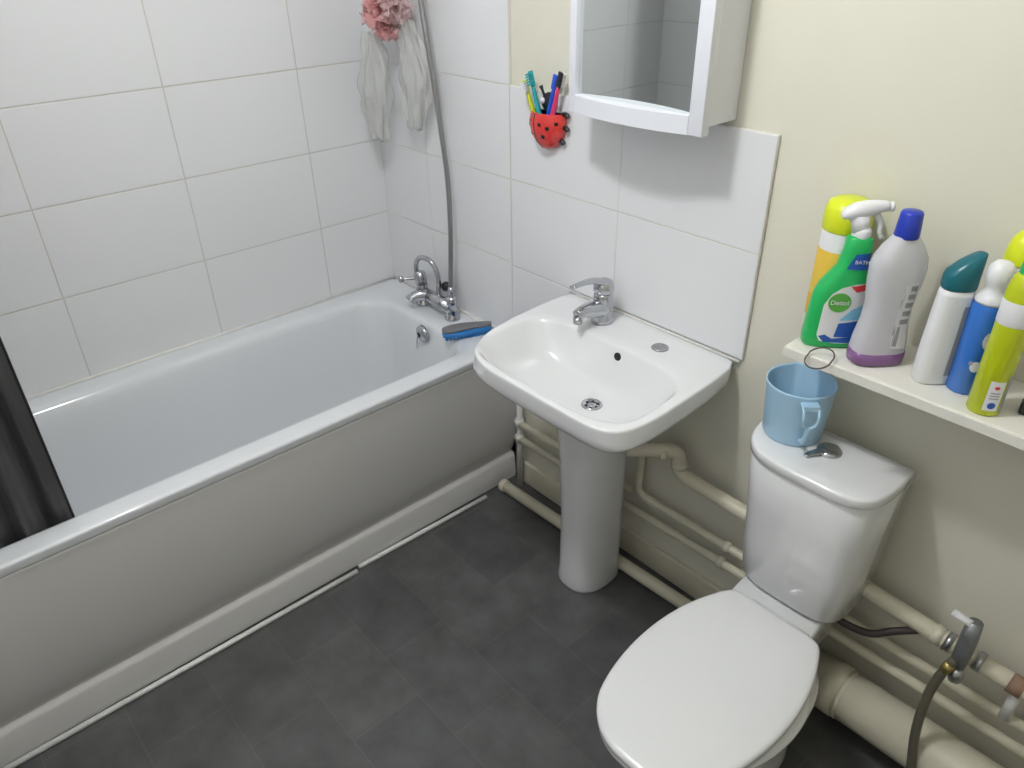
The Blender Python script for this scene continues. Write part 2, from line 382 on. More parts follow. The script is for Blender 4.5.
# shower hose
pts = [(0.425, -0.058, zr + 0.112), (0.430, -0.058, 0.72), (0.434, -0.052, 0.86), (0.426, -0.045, 1.0), (0.418, -0.050, 1.13), (0.402, -0.055, 1.28), (0.386, -0.06, 1.41), (0.372, -0.06, 1.50), (0.352, -0.06, 1.68), (0.33, -0.05, 1.90)]
sp = smoothpath(pts, 40)
rad = [0.0075 + 0.0007 * (i % 2) for i in range(len(sp))]
bm = BM(); tube(bm, sp, rad, 12)
hb = thing('shower_hose', 'grey flexible metal shower hose rising from bath tap', 'hose', (0.425, -0.058, zr + 0.11))
o = obj('hose', bm, 'hosem', hb); o.matrix_parent_inverse = Tm(-0.425, 0.058, -zr - 0.11)
bm = BM(); lathe(bm, [(0.024, 0.0), (0.024, -0.012), (0.014, -0.02), (0.014, -0.05), (0.0, -0.055)], 20, (0.33, -0.0005, 1.90), 'y'); o = obj('wall_bracket', bm, 'chrome', hb); o.matrix_parent_inverse = Tm(-0.425, 0.058, -zr - 0.11)

# brush on the bath rim
t = thing('scrubbing_brush', 'blue scrubbing brush with grey grip on the bath corner', 'brush', (0.553, -0.100, zr), math.radians(66))
bm = BM(); rings = []
L_b = [(-0.078, 0.010, 0.014), (-0.070, 0.022, 0.018), (-0.045, 0.027, 0.019), (-0.010, 0.024, 0.019), (0.025, 0.019, 0.018), (0.055, 0.017, 0.017), (0.076, 0.012, 0.015), (0.081, 0.005, 0.012)]
rings = [[Vector((x, wd * math.cos(a), 0.0175 + (hh * 0.75) * math.sin(a))) for a in [2 * PI * k / 20 for k in range(20)]] for x, wd, hh in L_b]
loft(bm, rings); obj('base', bm, 'blue', t)
rings = [[Vector((x, 0.94 * wd * math.cos(a), 0.0315 + (0.008) * math.sin(a) + 0.003 * math.cos(x * 30))) for a in [2 * PI * k / 20 for k in range(20)]] for x, wd, hh in L_b]
bm = BM(); loft(bm, rings); obj('grip', bm, 'grey', t)
bm = BM(); rings = [[Vector((x, 0.8 * wd * math.cos(a), z)) for a in [2 * PI * k / 20 for k in range(20)]] for x, wd, z in ((0, 0, 0),)]
for x in [-0.068 + 0.0115 * i for i in range(13)]:
    for y in (-0.012, -0.004, 0.004, 0.012):
        box(bm, (x - 0.004, y - 0.003, 0.0), (x + 0.004, y + 0.003, 0.014))
obj('bristles', bm, 'blue', t, smooth=False)['label'] = 'short blue bristle tufts'

# ------------------------------------------------------------ shower curtain
bm = BM(); ny, nz = 130, 60; grid = []
for j in range(nz + 1):
    z = 0.30 + (2.02 - 0.30) * j / nz; row = []
    for i in range(ny + 1):
        s = i / ny; y = -1.285 - s * 0.40
        fold = 0.020 * math.sin(s * 34 + 0.5 * math.sin(z * 3)) + 0.006 * math.sin(s * 81 + z * 2.1) + 0.005 * math.sin(z * 7 + s * 14)
        amp = min(1, s * 9)
        x = 0.596 + fold * amp + 0.05 * max(0, z - 0.6) * 0.0
        row.append(bm.verts.new((min(x, 0.622 + 0.03 * max(0, z - .56)), y, z)))
    grid.append(row)
for j in range(nz):
    for i in range(ny):
        bm.faces.new((grid[j][i], grid[j][i + 1], grid[j + 1][i + 1], grid[j + 1][i]))
t = thing('shower_curtain', 'dark grey shower curtain gathered at the foot of the bath', 'shower curtain', (0.6, -1.5, 0.30))
o = obj('fabric', bm, 'curtain', t); o.matrix_parent_inverse = Tm(-0.6, 1.5, -0.30)
sm = o.modifiers.new('thick', 'SOLIDIFY'); sm.thickness = 0.0018
bm = BM()
rr = smoothpath([(0.596, -1.285, z) for z in [0.30 + 1.72 * i / 30 for i in range(31)]], 3)
tube(bm, rr, 0.0028, 8); o = obj('hem', bm, 'black', t); o.matrix_parent_inverse = Tm(-0.6, 1.5, -0.30)
bm = BM(); tube(bm, [(0.602, -1.697, 2.05), (0.602, 0.0, 2.05)], 0.0125, 16)
tag(obj('curtain_rail', bm, 'white'), 'white shower curtain rail over the outer edge of the bath', 'rail')

# ------------------------------------------------------------ washbasin
bs = thing('washbasin', 'white pedestal washbasin on the back wall beside the bath', 'washbasin', (1.181, 0, 0))
def basin_ring(hw, dep, z, p=5.0, back=-0.0015, n=64, asym=1.0):
    out = []
    for i in range(n):
        # front half superellipse for t in 0..PI, back edge straight
        k = n * 3 // 4
        if i < k:
            t = PI * i / (k - 1)
            c, s = math.cos(t), math.sin(t); q = p * asym if c > 0 else p
            out.append(Vector((hw * math.copysign(abs(c) ** (2 / q), c), back - dep * abs(s) ** (2 / q), z)))
        else:
            f = (i - k + 1) / (n - k + 1)
            out.append(Vector((-hw + 2 * hw * f, back, z)))
    return out
def bowl_ring(hw, y0, y1, z, p=3.6, n=64):
    # aligned index-wise with basin_ring (same count)
    out = []; cy = (y0 + y1) / 2; hd = (y0 - y1) / 2; k = n * 3 // 4
    for i in range(n):
        if i < k: a = -0.16 * PI + (1.32 * PI) * i / (k - 1)
        else: a = 1.16 * PI + (0.68 * PI) * (i - k + 1) / (n - k + 1)
        c, s = math.cos(a), math.sin(a)
        out.append(Vector((hw * math.copysign(abs(c) ** (2 / p), c), cy - hd * math.copysign(abs(s) ** (2 / p), s), z)))
    return out
bt = 0.788
def fr(ring, k):      # rise the front lip a touch and keep the back flat
    return ring
A_ = dict(asym=1.75)
R = [basin_ring(0.10, 0.21, 0.600, 3.2, -0.006), basin_ring(0.13, 0.27, 0.624, 3.2, -0.005), basin_ring(0.20, 0.355, 0.672, 3.8, -0.004), basin_ring(0.255, 0.415, bt - 0.078, 4.4, -0.003, **A_),
     basin_ring(0.272, 0.438, bt - 0.060, **A_), basin_ring(0.278, 0.445, bt - 0.045, **A_), basin_ring(0.2795, 0.446, bt - 0.020, 4.4, **A_), basin_ring(0.2795, 0.447, bt - 0.006, 4.4, **A_), basin_ring(0.278, 0.446, bt - 0.001, 4.4, **A_), basin_ring(0.274, 0.442, bt, 4.4, -0.003, **A_),
     bowl_ring(0.255, -0.134, -0.431, bt - 0.001, 3.8), bowl_ring(0.250, -0.139, -0.427, bt - 0.004, 3.8), bowl_ring(0.242, -0.144, -0.420, bt - 0.014, 3.8), bowl_ring(0.222, -0.152, -0.404, bt - 0.045, 3.8),
     bowl_ring(0.198, -0.160, -0.379, bt - 0.080, 3.2), bowl_ring(0.150, -0.173, -0.340, bt - 0.108, 2.8), bowl_ring(0.085, -0.193, -0.29, bt - 0.121, 2.4), bowl_ring(0.028, -0.213, -0.263, bt - 0.126, 2.0)]
for k_, ring in enumerate(R[-3:]):
    for v in ring: v.x += (0.010, 0.018, 0.024)[k_]
for ring in R:
    for v in ring: v.x += 0.045 * (-v.y)        # the bowl sits a touch askew
bm = BM(); loft(bm, R, True, True); obj('basin', bm, 'ceramic', bs, sub=1)
# pedestal
def ped_ring(hw, yf, z, n=32):
    out = []
    for i in range(n):
        a = 2 * PI * i / n; c, s = math.cos(a), math.sin(a)
        yb = -0.045; cy = (yf + yb) / 2; hd = (yb - yf) / 2
        out.append(Vector((hw * math.copysign(abs(c) ** 0.8, c), cy + hd * math.copysign(abs(s) ** (0.9 if s < 0 else 0.6), s), z)))
    return out
bm = BM(); loft(bm, [[v + Vector((-0.023, -0.022, 0)) for v in ped_ring(*q)] for q in ((0.076, -0.222, 0.0), (0.078, -0.225, 0.01), (0.074, -0.220, 0.05), (0.073, -0.220, 0.25), (0.077, -0.228, 0.45), (0.083, -0.240, 0.55), (0.095, -0.255, 0.645))])
obj('pedestal', bm, 'ceramic', bs)
bm = BM(); lathe(bm, [(0.0, 0.004), (0.010, 0.004), (0.011, 0.0015), (0.019, 0.0015), (0.021, 0.005), (0.025, 0.004), (0.027, 0.0)], 32, (0.036, -0.238, bt - 0.1262)); wst = obj('waste', bm, 'chrome', bs)
bm = BM()
for k in range(6):
    a = k * PI / 3; lathe(bm, [(0.0, 0.0028), (0.0035, 0.0028), (0.0035, 0.001)], 10, (0.036 + 0.0148 * math.cos(a), -0.238 + 0.0148 * math.sin(a), bt - 0.1262))
obj('waste_slots', bm, 'darkhole', wst)
bm = BM(); lathe(bm, [(0.0, -0.0022), (0.0085, -0.0022), (0.0105, 0.0), (0.0105, 0.01)], 20, (0.032, -0.149, bt - 0.028), 'y'); o = obj('overflow_hole', bm, 'darkhole', bs)
bm = BM(); lathe(bm, [(0.0, 0.0035), (0.018, 0.0035), (0.0205, 0.002), (0.021, 0.0)], 28, (0.104, -0.078, bt)); obj('tap_hole_cover', bm, 'steel', bs)
# basin tap
t = thing('basin_mixer_tap', 'chrome single lever mixer tap on the washbasin', 'tap', (1.090, -0.070, bt))
bm = BM(); lathe(bm, [(0.029, 0.0), (0.030, 0.004), (0.028, 0.012), (0.025, 0.045), (0.025, 0.074), (0.023, 0.080)], 28); obj('body', bm, 'chrome', t)
bm = BM(); tube(bm, smoothpath([(0, 0.0, 0.036), (0, -0.04, 0.044), (0, -0.070, 0.050), (0, -0.094, 0.045)]), [0.026, 0.022, 0.017, 0.0155], 18); sp_ = obj('spout', bm, 'chrome', t)
bm = BM(); lathe(bm, [(0.0, 0.0), (0.0115, 0.0), (0.0125, 0.014), (0.0, 0.016)], 18, (0, -0.092, 0.025)); obj('aerator', bm, 'steel', sp_)
bm = BM(); lathe(bm, [(0.023, 0.080), (0.0265, 0.084), (0.0265, 0.098), (0.022, 0.110), (0.010, 0.116)], 24)
tube(bm, smoothpath([(0, 0.004, 0.102), (0, -0.030, 0.119), (0, -0.070, 0.127), (0, -0.115, 0.128)]), [0.021, 0.016, 0.011, 0.009], 16, flat=0.5); obj('lever', bm, 'chrome', t)

# ------------------------------------------------------------ mirror cabinet
CX0, CX1, CY, CZ0, CZ1 = 1.003, 1.367, -0.125, 1.304, 1.86
cb = thing('mirror_cabinet', 'white wall cabinet with mirrored door above the washbasin', 'cabinet', (0, 0, 0))
obj('carcass', box(BM(), (CX0 + 0.010, -0.098, CZ0 + 0.012), (CX1 - 0.012, 0.0095, CZ1 - 0.01), 0.002), 'cabinet', cb, False)
bm = BM()
FWD = 0.030
yf, yb = CY, CY + 0.024
mx0, mx1, mz0, mz1 = CX0 + 0.019, CX1 - 0.034, CZ0 + 0.036, CZ1 - 0.04
def frame_y(x):       # bottom and top rails bow out in the middle
    u = (x - mx0) / (mx1 - mx0); return yf - 0.022 * (1 - (2 * u - 1) ** 2) if 0 < u < 1 else yf
box(bm, (CX0, yf, CZ0), (mx0, yb, CZ1), 0.002)
box(bm, (mx1, yf, CZ0), (CX1, yb, CZ1), 0.002)
for (z0, z1) in ((CZ0, mz0), (mz1, CZ1)):
    n = 24; rings = []
    for i in range(n + 1):
        x = mx0 + (mx1 - mx0) * i / n; y = frame_y(x)
        rings.append([Vector((x, y, z0)), Vector((x, y, z1)), Vector((x, yb, z1)), Vector((x, yb, z0))])
    loft(bm, rings)
door = obj('door_frame', bm, 'cabinet', cb, True, angle=35)
obj('mirror', box(BM(), (mx0, yf + 0.012, mz0), (mx1, yf + 0.016, mz1)), 'mirror', door, False)

# ------------------------------------------------------------ ladybird toothbrush holder
LB = (0.822, 0.0, 1.224)
lb = thing('toothbrush_holder', 'red ladybird toothbrush holder with black spots on wall tiles', 'toothbrush holder', LB)
lb.scale = (1.22, 1.0, 1.15)
bm = BM(); rings = []
# half-egg shell open at top, built as lofted D rings down z
prof = [(0.046, 0.042, 0.030), (0.048, 0.046, 0.015), (0.0475, 0.046, 0.0), (0.043, 0.041, -0.018), (0.034, 0.032, -0.034), (0.021, 0.021, -0.045), (0.008, 0.010, -0.050)]
def dr_ring(hw, dep, z, n=28):
    return [Vector((hw * math.cos(PI * i / (n - 1)), -0.004 - dep * math.sin(PI * i / (n - 1)), z)) for i in range(n)]
inner = [dr_ring(a - 0.003, b - 0.003, z + 0.001) for a, b, z in prof[:-2]][::-1]
loft(bm, inner + [dr_ring(*p) for p in prof], True, True)
obj('cup', bm, 'red', lb, angle=50)
def on_shell(u, v, out=0.0015):
    # u: -1..1 across, v: height; interpolate profile
    for (a0, b0, z0), (a1, b1, z1) in zip(prof[:-1], prof[1:]):
        if z1 <= v <= z0:
            k = (z0 - v) / (z0 - z1); a = a0 + (a1 - a0) * k; b = b0 + (b1 - b0) * k
            th = PI / 2 - u * PI / 2
            return Vector((a * math.cos(th), -0.004 - b * math.sin(th), v)), Vector((math.cos(th), -math.sin(th), -0.25)).normalized()
for u, v, r in ((0.08, 0.008, 0.0052), (0.34, 0.002, 0.0052), (0.18, -0.017, 0.005), (-0.42, 0.010, 0.0052), (-0.62, 0.000, 0.005), (-0.42, -0.015, 0.005), (0.62, 0.012, 0.005)):
    p, nrm = on_shell(u, v); bm = BM()
    bmesh.ops.create_uvsphere(bm, u_segments=14, v_segments=8, radius=1.0)
    q = nrm.to_track_quat('Z', 'Y').to_matrix().to_4x4()
    bm.transform(Matrix.Translation(p) @ q @ Matrix.Diagonal((r, r, 0.0012, 1))); obj('spot', bm, 'black', lb)
bm = BM(); tube(bm, [on_shell(-0.15 - 0.00 * k, 0.029 - 0.075 * k / 12)[0] for k in range(13)], 0.0012, 6); obj('wing_line', bm, 'black', lb)
bm = BM()
lathe(bm, [(0.0, -0.014), (0.016, -0.012), (0.021, -0.004), (0.021, 0.0)], 24, (0.0, -0.004, 0.050), 'y')
for sx in (-1, 1):
    tube(bm, smoothpath([(0.010 * sx, -0.012, 0.062), (0.015 * sx, -0.014, 0.074), (0.020 * sx, -0.014, 0.082)]), [0.003, 0.003, 0.005], 8)
obj('head', bm, 'black', lb)
bm = BM(); lathe(bm, [(0.0, -0.004), (0.006, -0.002), (0.007, 0.002)], 14, (-0.010, -0.020, 0.054), 'y'); obj('eye', bm, 'white', lb)
for sx in (1,):
    for zz in (0.030, 0.002, -0.028):
        bm = BM(); hw = 0.047 if zz > -0.02 else 0.036
        tube(bm, smoothpath([(sx * (hw - 0.006), -0.010, zz), (sx * (hw + 0.005), -0.010, zz + 0.002), (sx * (hw + 0.010), -0.010, zz - 0.004)]), [0.005, 0.005, 0.006], 8)
        obj('leg', bm, 'black', lb)
def toothbrush(col, base, top, label, bcol='bristle', tipcol=None, g='toothbrushes in the ladybird holder'):
    b, tp = Vector(base), Vector(top); d = (tp - b)
    th = thing('toothbrush', label, 'toothbrush', base, 0, g)
    q = d.to_track_quat('Z', 'X').to_matrix().to_4x4(); Lh = d.length
    bm = BM(); tube(bm, [(0, 0, 0), (0, 0, Lh * 0.3), (0, 0, Lh * 0.5), (0, 0, Lh * 0.72), (0, 0, Lh * 0.80)], [0.0065, 0.0075, 0.0065, 0.005, 0.0045], 10)
    bm.transform(q); obj('handle', bm, col, th)
    bm = BM(); box(bm, (-0.0075, -0.002, Lh * 0.78), (0.0075, 0.004, Lh), 0.002); bm.transform(q); h = obj('head', bm, tipcol or col, th)
    bm = BM()
    for k in range(5):
        z = Lh * 0.80 + (Lh * 0.18) * k / 5
        box(bm, (-0.0065, -0.013, z), (0.0065, -0.0018, z + Lh * 0.026))
    bm.transform(q); obj('bristles', bm, bcol, h, False)
bz = LB[2] - 0.033
toothbrush('by', (0.806, -0.020, bz), (0.757, -0.034, 1.330), 'lime green toothbrush, shortest and leftmost in the ladybird holder')
toothbrush('tp', (0.822, -0.022, bz), (0.770, -0.026, 1.352), 'teal toothbrush standing tall at left of ladybird holder', 'tp')
toothbrush('bb', (0.816, -0.018, bz), (0.858, -0.020, 1.352), 'dark blue toothbrush in ladybird holder left of the pink one', 'lbllight')
toothbrush('bp', (0.836, -0.026, bz), (0.886, -0.030, 1.362), 'pink and white toothbrush with black head at right of holder', 'lblwhite', 'black')

# ------------------------------------------------------------ toilet
wc = thing('toilet', 'white close coupled toilet with closed lid beside the washbasin', 'toilet', (1.743, 0, 0))
sx = 0.039
def egg(hw, yb, yf, z, n=48, pb=2.6):
    out = []; cy = yb - (yb - yf) * 0.45
    for i in range(n):
        a = 2 * PI * i / n; c, s = math.cos(a), math.sin(a)
        if s < 0: out.append(Vector((hw * c + sx, cy + (cy - yf) * s, z)))
        else: out.append(Vector((hw * math.copysign(abs(c) ** (2 / pb), c) + sx, cy + (yb - cy) * abs(s) ** (2 / pb), z)))
    return out
bm = BM()
R = [egg(0.105, -0.19, -0.50, 0.0), egg(0.105, -0.19, -0.50, 0.02), egg(0.092, -0.17, -0.49, 0.08), egg(0.10, -0.16, -0.53, 0.18), egg(0.130, -0.18, -0.61, 0.27),
     egg(0.158, -0.22, -0.67, 0.34), egg(0.168, -0.26, -0.70, 0.365, pb=2.0), egg(0.168, -0.27, -0.70, 0.378, pb=2.0), egg(0.16, -0.28, -0.69, 0.382, pb=2.0)]
loft(bm, R, True, True)
obj('pan', bm, 'ceramic', wc, sub=1)
bm = BM()
def plat(hb_, hf, yf, z, yb=-0.05):
    P = [(-hb_, yb), (-hb_, yb - 0.06), (-hb_ - (hf - hb_) * 0.25, (yb + yf) * 0.5 - 0.03), (-hf, yf + 0.01), (-hf * 0.97, yf), (hf * 0.97, yf), (hf, yf + 0.01), (hb_ + (hf - hb_) * 0.25, (yb + yf) * 0.5 - 0.03), (hb_, yb - 0.06), (hb_, yb)]
    return [Vector((x - 0.002 + 0.022 * min(1, max(0, -0.17 - y) / 0.12), y, z)) for x, y in P]
loft(bm, [plat(0.085, 0.10, -0.28, 0.22), plat(0.093, 0.112, -0.33, 0.31), plat(0.097, 0.106, -0.345, 0.346), plat(0.096, 0.105, -0.342, 0.356), plat(0.092, 0.101, -0.335, 0.360)])
obj('cistern_ledge', bm, 'ceramic', wc, angle=60)
HALF = [(0.0, -0.262), (0.060, -0.262), (0.094, -0.265), (0.109, -0.278), (0.124, -0.310), (0.140, -0.355), (0.152, -0.410), (0.158, -0.475), (0.155, -0.550), (0.142, -0.622), (0.120, -0.682), (0.082, -0.723), (0.040, -0.742), (0.0, -0.745)]
hp = smoothpath([(x, y, 0) for x, y in HALF], 4)
LID = [(v.x, v.y) for v in hp] + [(-v.x, v.y) for v in hp[-2:0:-1]]
def lidr(k, z, inset=0.0):
    cy = -0.49; out = []
    for x, y in LID:
        d = math.hypot(x, y - cy); q = max(0.0, (d * k - inset) / d)
        out.append(Vector((x * q + sx, cy + (y - cy) * q, z)))
    return out
bm = BM(); loft(bm, [lidr(0.97, 0.383), lidr(1.0, 0.387, 0.003), lidr(1.0, 0.397, 0.003), lidr(0.97, 0.399)]); obj('seat', bm, 'seat', wc)
bm = BM(); loft(bm, [lidr(1.0, 0.4005, 0.006), lidr(1.0, 0.4025), lidr(1.0, 0.411), lidr(1.0, 0.4145, 0.002), lidr(1.0, 0.4170, 0.006), lidr(1.0, 0.4185, 0.014), lidr(0.7, 0.4205), lidr(0.3, 0.4215)]); obj('lid', bm, 'seat', wc)
bm = BM(); tube(bm, [(-0.062 + sx, -0.252, 0.392), (0.070 + sx, -0.252, 0.392)], 0.0095, 16); obj('hinge', bm, 'seat', wc)
def cis(hw, dep, z, p=3.0, back=-0.045): return basin_ring(hw, dep, z, p, back, 64, asym=1.45)
bm = BM()
R = [cis(0.095, 0.105, 0.3605, 3.4), cis(0.122, 0.130, 0.363, 3.4), cis(0.130, 0.138, 0.375, 3.4), cis(0.136, 0.147, 0.47, 3.4), cis(0.143, 0.160, 0.60, 3.3), cis(0.1505, 0.173, 0.716, 3.2), cis(0.149, 0.170, 0.7185, 3.2)]
loft(bm, R, True, True); obj('cistern', bm, 'ceramic', wc)
bm = BM()
R = [cis(0.145, 0.165, 0.7188, 3.2), cis(0.1515, 0.175, 0.7198, 3.2), cis(0.1530, 0.178, 0.7225, 3.2), cis(0.1535, 0.179, 0.738, 3.2), cis(0.152, 0.1775, 0.7425, 3.2), cis(0.148, 0.173, 0.745, 3.2), cis(0.10, 0.12, 0.746, 3.2, back=-0.07)]
loft(bm, R, True, True); obj('cistern_lid', bm, 'ceramic', wc)
bm = BM(); lathe(bm, [(0.025, 0.0), (0.025, 0.004), (0.021, 0.009), (0.012, 0.012), (0.0, 0.0125)], 28, (0.006, -0.113, 0.745)); fb = obj('flush_button', bm, 'chrome', wc)
bm = BM(); tube(bm, smoothpath([(0.001, -0.125, 0.7535), (-0.009, -0.145, 0.7525), (-0.019, -0.165, 0.7500)]), [0.010, 0.008, 0.006], 12, flat=0.35); obj('flush_lever', bm, 'chrome', fb)

# ------------------------------------------------------------ jug
JX, JY, JZ = 1.659, -0.104, 0.7465
jg = thing('plastic_jug', 'light blue plastic jug standing on the toilet cistern', 'jug', (JX, JY, JZ))
bm = BM()
lathe(bm, [(0.0, 0.004), (0.054, 0.004), (0.057, 0.010), (0.0655, 0.121), (0.0665, 0.1245), (0.069, 0.125), (0.069, 0.121), (0.0675, 0.115), (0.0595, 0.006), (0.0565, 0.0), (0.0, 0.0)], 48, cap0=False, cap1=False)
for v in bm.verts:      # spout at the back left
    if v.co.z > 0.09:
        a = math.atan2(v.co.y, v.co.x); d = (a - 2.2 + PI) % (2 * PI) - PI
        k = math.exp(-(d / 0.2) ** 2) * (v.co.z - 0.09) / 0.03; v.co.x += 0.006 * k * math.cos(2.2); v.co.y += 0.006 * k * math.sin(2.2)
obj('body', bm, 'jug', jg)
ha = math.radians(-46); hd = Vector((math.cos(ha), math.sin(ha), 0)); side = Vector((-math.sin(ha), math.cos(ha), 0))
# strap handle: an open U hanging from a tab, with a rib running down to the foot
def hp_(d, w_, z): return hd * d + side * w_ + Vector((0, 0, z))
bm = BM(); tube(bm, smoothpath([hp_(0.062, -0.014, 0.110), hp_(0.080, -0.0145, 0.109), hp_(0.091, -0.0145, 0.098), hp_(0.092, -0.0135, 0.082), hp_(0.090, -0.008, 0.071), hp_(0.0885, 0.0, 0.067), hp_(0.090, 0.008, 0.071), hp_(0.092, 0.0135, 0.082), hp_(0.091, 0.0145, 0.098), hp_(0.080, 0.0145, 0.109), hp_(0.062, 0.014, 0.110)]), 0.0032, 10); obj('handle_loop', bm, 'jug', jg)
bm = BM(); pth = [hd * 0.0885 + Vector((0, 0, 0.066)), hd * 0.084 + Vector((0, 0, 0.045)), hd * 0.073 + Vector((0, 0, 0.025)), hd * 0.060 + Vector((0, 0, 0.018))]
tube(bm, smoothpath(pth), 0.005, 12); obj('handle_rib', bm, 'jug', jg)
bm = BM(); loft(bm, [[hd * d + side * w_ + Vector((0, 0, z)) for w_, z in ((-0.015, 0.106), (0.015, 0.106), (0.015, 0.115), (-0.015, 0.115))] for d in (0.064, 0.075, 0.086)])
obj('handle', bm, 'jug', jg, angle=40)

# ------------------------------------------------------------ shelf
SZ, SD = 0.968, -0.168
sh_ = thing('wall_shelf', 'cream painted wooden wall shelf holding cleaning bottles', 'shelf', (1.640, 0, SZ))
obj('board', box(BM(), (0.0, SD, -0.020), (1.05, 0.0095, 0.0), 0.0025), 'shelf', sh_, False)
obj('front_lipping', box(BM(), (0.0, SD - 0.003, -0.021), (1.05, SD - 0.0002, -0.0015), 0.001), 'shelf', sh_, False)
for bx in (0.12, 0.86):
    bm = BM(); box(bm, (bx, -0.12, -0.026), (bx + 0.018, 0.0, -0.0205)); box(bm, (bx, -0.006, -0.10), (bx + 0.018, 0.0, -0.0205)); obj('bracket', bm, 'shelf', sh_, False)

# hair band over the shelf edge
bm = BM(); pts = []
for k in range(33):
    a = 2 * PI * k / 32; u, v = 0.026 * math.cos(a), 0.021 * math.sin(a)
    x = 1.714 + u * 0.80 - v * 0.50; dy = u * 0.50 + v * 0.90
    pts.append((x, SD - 0.006 + dy, SZ + 0.002 + 0.45 * dy + (0.004 if dy > 0 else 0)))
tube(bm, pts, 0.0015, 6, cap=False)
tag(obj('hair_band', bm, 'band'), 'thin dark elastic hair band over the shelf edge above the jug', 'hair band')

# ---- bottles
# wipes tub behind the spray
t = thing('wipes_canister', 'tall canister with lime lid and yellow label behind green spray', 'canister', (1.652, -0.0445, SZ))
bm = BM(); lathe(bm, [(0.0, 0), (0.038, 0), (0.041, 0.004), (0.041, 0.215), (0.038, 0.222), (0.0, 0.222)], 36); obj('tub', bm, 'white', t)
bm = BM(); lathe(bm, [(0.0412, 0.030), (0.0416, 0.031), (0.0416, 0.168), (0.0412, 0.169)], 36, cap0=False, cap1=False); obj('label_wrap', bm, 'yellow', t)
bm = BM(); lathe(bm, [(0.0418, 0.031), (0.0419, 0.032), (0.0419, 0.075), (0.0418, 0.076)], 36, cap0=False, cap1=False); obj('label_band', bm, 'lblamber', t)
bm = BM(); lathe(bm, [(0.042, 0.205), (0.0432, 0.207), (0.0432, 0.232), (0.042, 0.244), (0.037, 0.256), (0.026, 0.262), (0.0, 0.264)], 36); obj('lid', bm, 'lime', t)

def flat_bottle(bm, secs, n=40, p=2.8, mi=0):
    """secs: (z, x centre, half width, half depth)"""
    loft(bm, [[v + Vector((cx, 0, 0)) for v in circ(0, 0, z, hw, hd_, n, p)] for z, cx, hw, hd_ in secs], mi=mi)

# green trigger spray
t = thing('trigger_spray_bottle', 'green trigger spray bottle with white nozzle at shelf end', 'spray bottle', (1.6925, -0.098, SZ), math.radians(42))
secs = [(0.0, 0.0, 0.048, 0.020), (0.006, 0.0, 0.054, 0.024), (0.02, 0.0, 0.055, 0.0245), (0.065, 0.0, 0.052, 0.0245), (0.105, -0.001, 0.048, 0.0245), (0.125, 0.002, 0.043, 0.024), (0.142, 0.006, 0.035, 0.022), (0.160, 0.010, 0.027, 0.021), (0.190, 0.012, 0.024, 0.019), (0.212, 0.012, 0.022, 0.018), (0.218, 0.012, 0.015, 0.014)]
bm = BM(); flat_bottle(bm, secs); obj('bottle', bm, 'green', t)
def shell_front(x, z, secs_, p=2.8, out=0.0006):
    for (z0, c0, w0, d0), (z1, c1, w1, d1) in zip(secs_[:-1], secs_[1:]):
        if z0 <= z <= z1:
            k = (z - z0) / (z1 - z0); c = c0 + (c1 - c0) * k; w_ = w0 + (w1 - w0) * k; d = d0 + (d1 - d0) * k
            u = min(0.995, abs((x - c) / w_)); return -(d + out) * (1 - u ** p) ** (1 / p)
    return 0
def decal(outline, secs_, m, parent, name, out=0.0006, p=2.8):
    """flat outline in (x, z) wrapped on the front of a lofted bottle"""
    bm = BM(); vs = [bm.verts.new((x, 0, z)) for x, z in outline]; f = bm.faces.new(vs)
    bmesh.ops.triangulate(bm, faces=[f])
    bmesh.ops.subdivide_edges(bm, edges=bm.edges[:], cuts=4, use_grid_fill=True)
    for v in bm.verts: v.co.y = shell_front(v.co.x, v.co.z, secs_, p, out)
    return obj(name, bm, m, parent)
def ell(cx, cz, rx, rz, n=28): return [(cx + rx * math.cos(2 * PI * i / n), cz + rz * math.sin(2 * PI * i / n)) for i in range(n)]
lab = [(-0.034, 0.028), (-0.028, 0.016), (0.0, 0.012), (0.040, 0.012), (0.040, 0.132), (0.018, 0.132), (-0.006, 0.125), (-0.022, 0.112), (-0.032, 0.090)]
decal(lab, secs, 'lblwhite', t, 'label', 0.0006)
decal([(-0.031, 0.026), (-0.020, 0.014), (0.040, 0.013), (0.040, 0.028), (-0.006, 0.022), (-0.020, 0.030)], secs, 'lblblue', t, 'label_swoosh', 0.0012)
decal([(-0.004, 0.026), (0.040, 0.026), (0.040, 0.060), (0.0, 0.054)], secs, 'lblblue', t, 'label_panel', 0.0014)
decal([(0.0, 0.060), (0.040, 0.062), (0.040, 0.092), (0.018, 0.082)], secs, 'lbllight', t, 'label_wave', 0.0012)
decal([(0.008, 0.128), (0.020, 0.117), (0.040, 0.120), (0.040, 0.132)], secs, 'lblred', t, 'label_corner', 0.0012)
decal(ell(-0.006, 0.096, 0.020, 0.019), secs, 'lblgreen', t, 'label_logo', 0.0016)
decal([(-0.006, 0.160), (0.033, 0.158), (0.033, 0.190), (0.006, 0.188)], secs, 'lblblue', t, 'neck_label', 0.0012)
text('label_text', 'Dettol', 0.0125, 'lblwhite', t, Tm(-0.006, -0.0268, 0.096) @ FACE)
text('neck_text', 'BATH', 0.010, 'lblwhite', t, Tm(0.018, -0.0232, 0.174) @ FACE)
bm = BM(); lathe(bm, [(0.0155, 0.212), (0.0165, 0.215), (0.0165, 0.226), (0.013, 0.232)], 24, (0.012, 0, 0))
rings = []
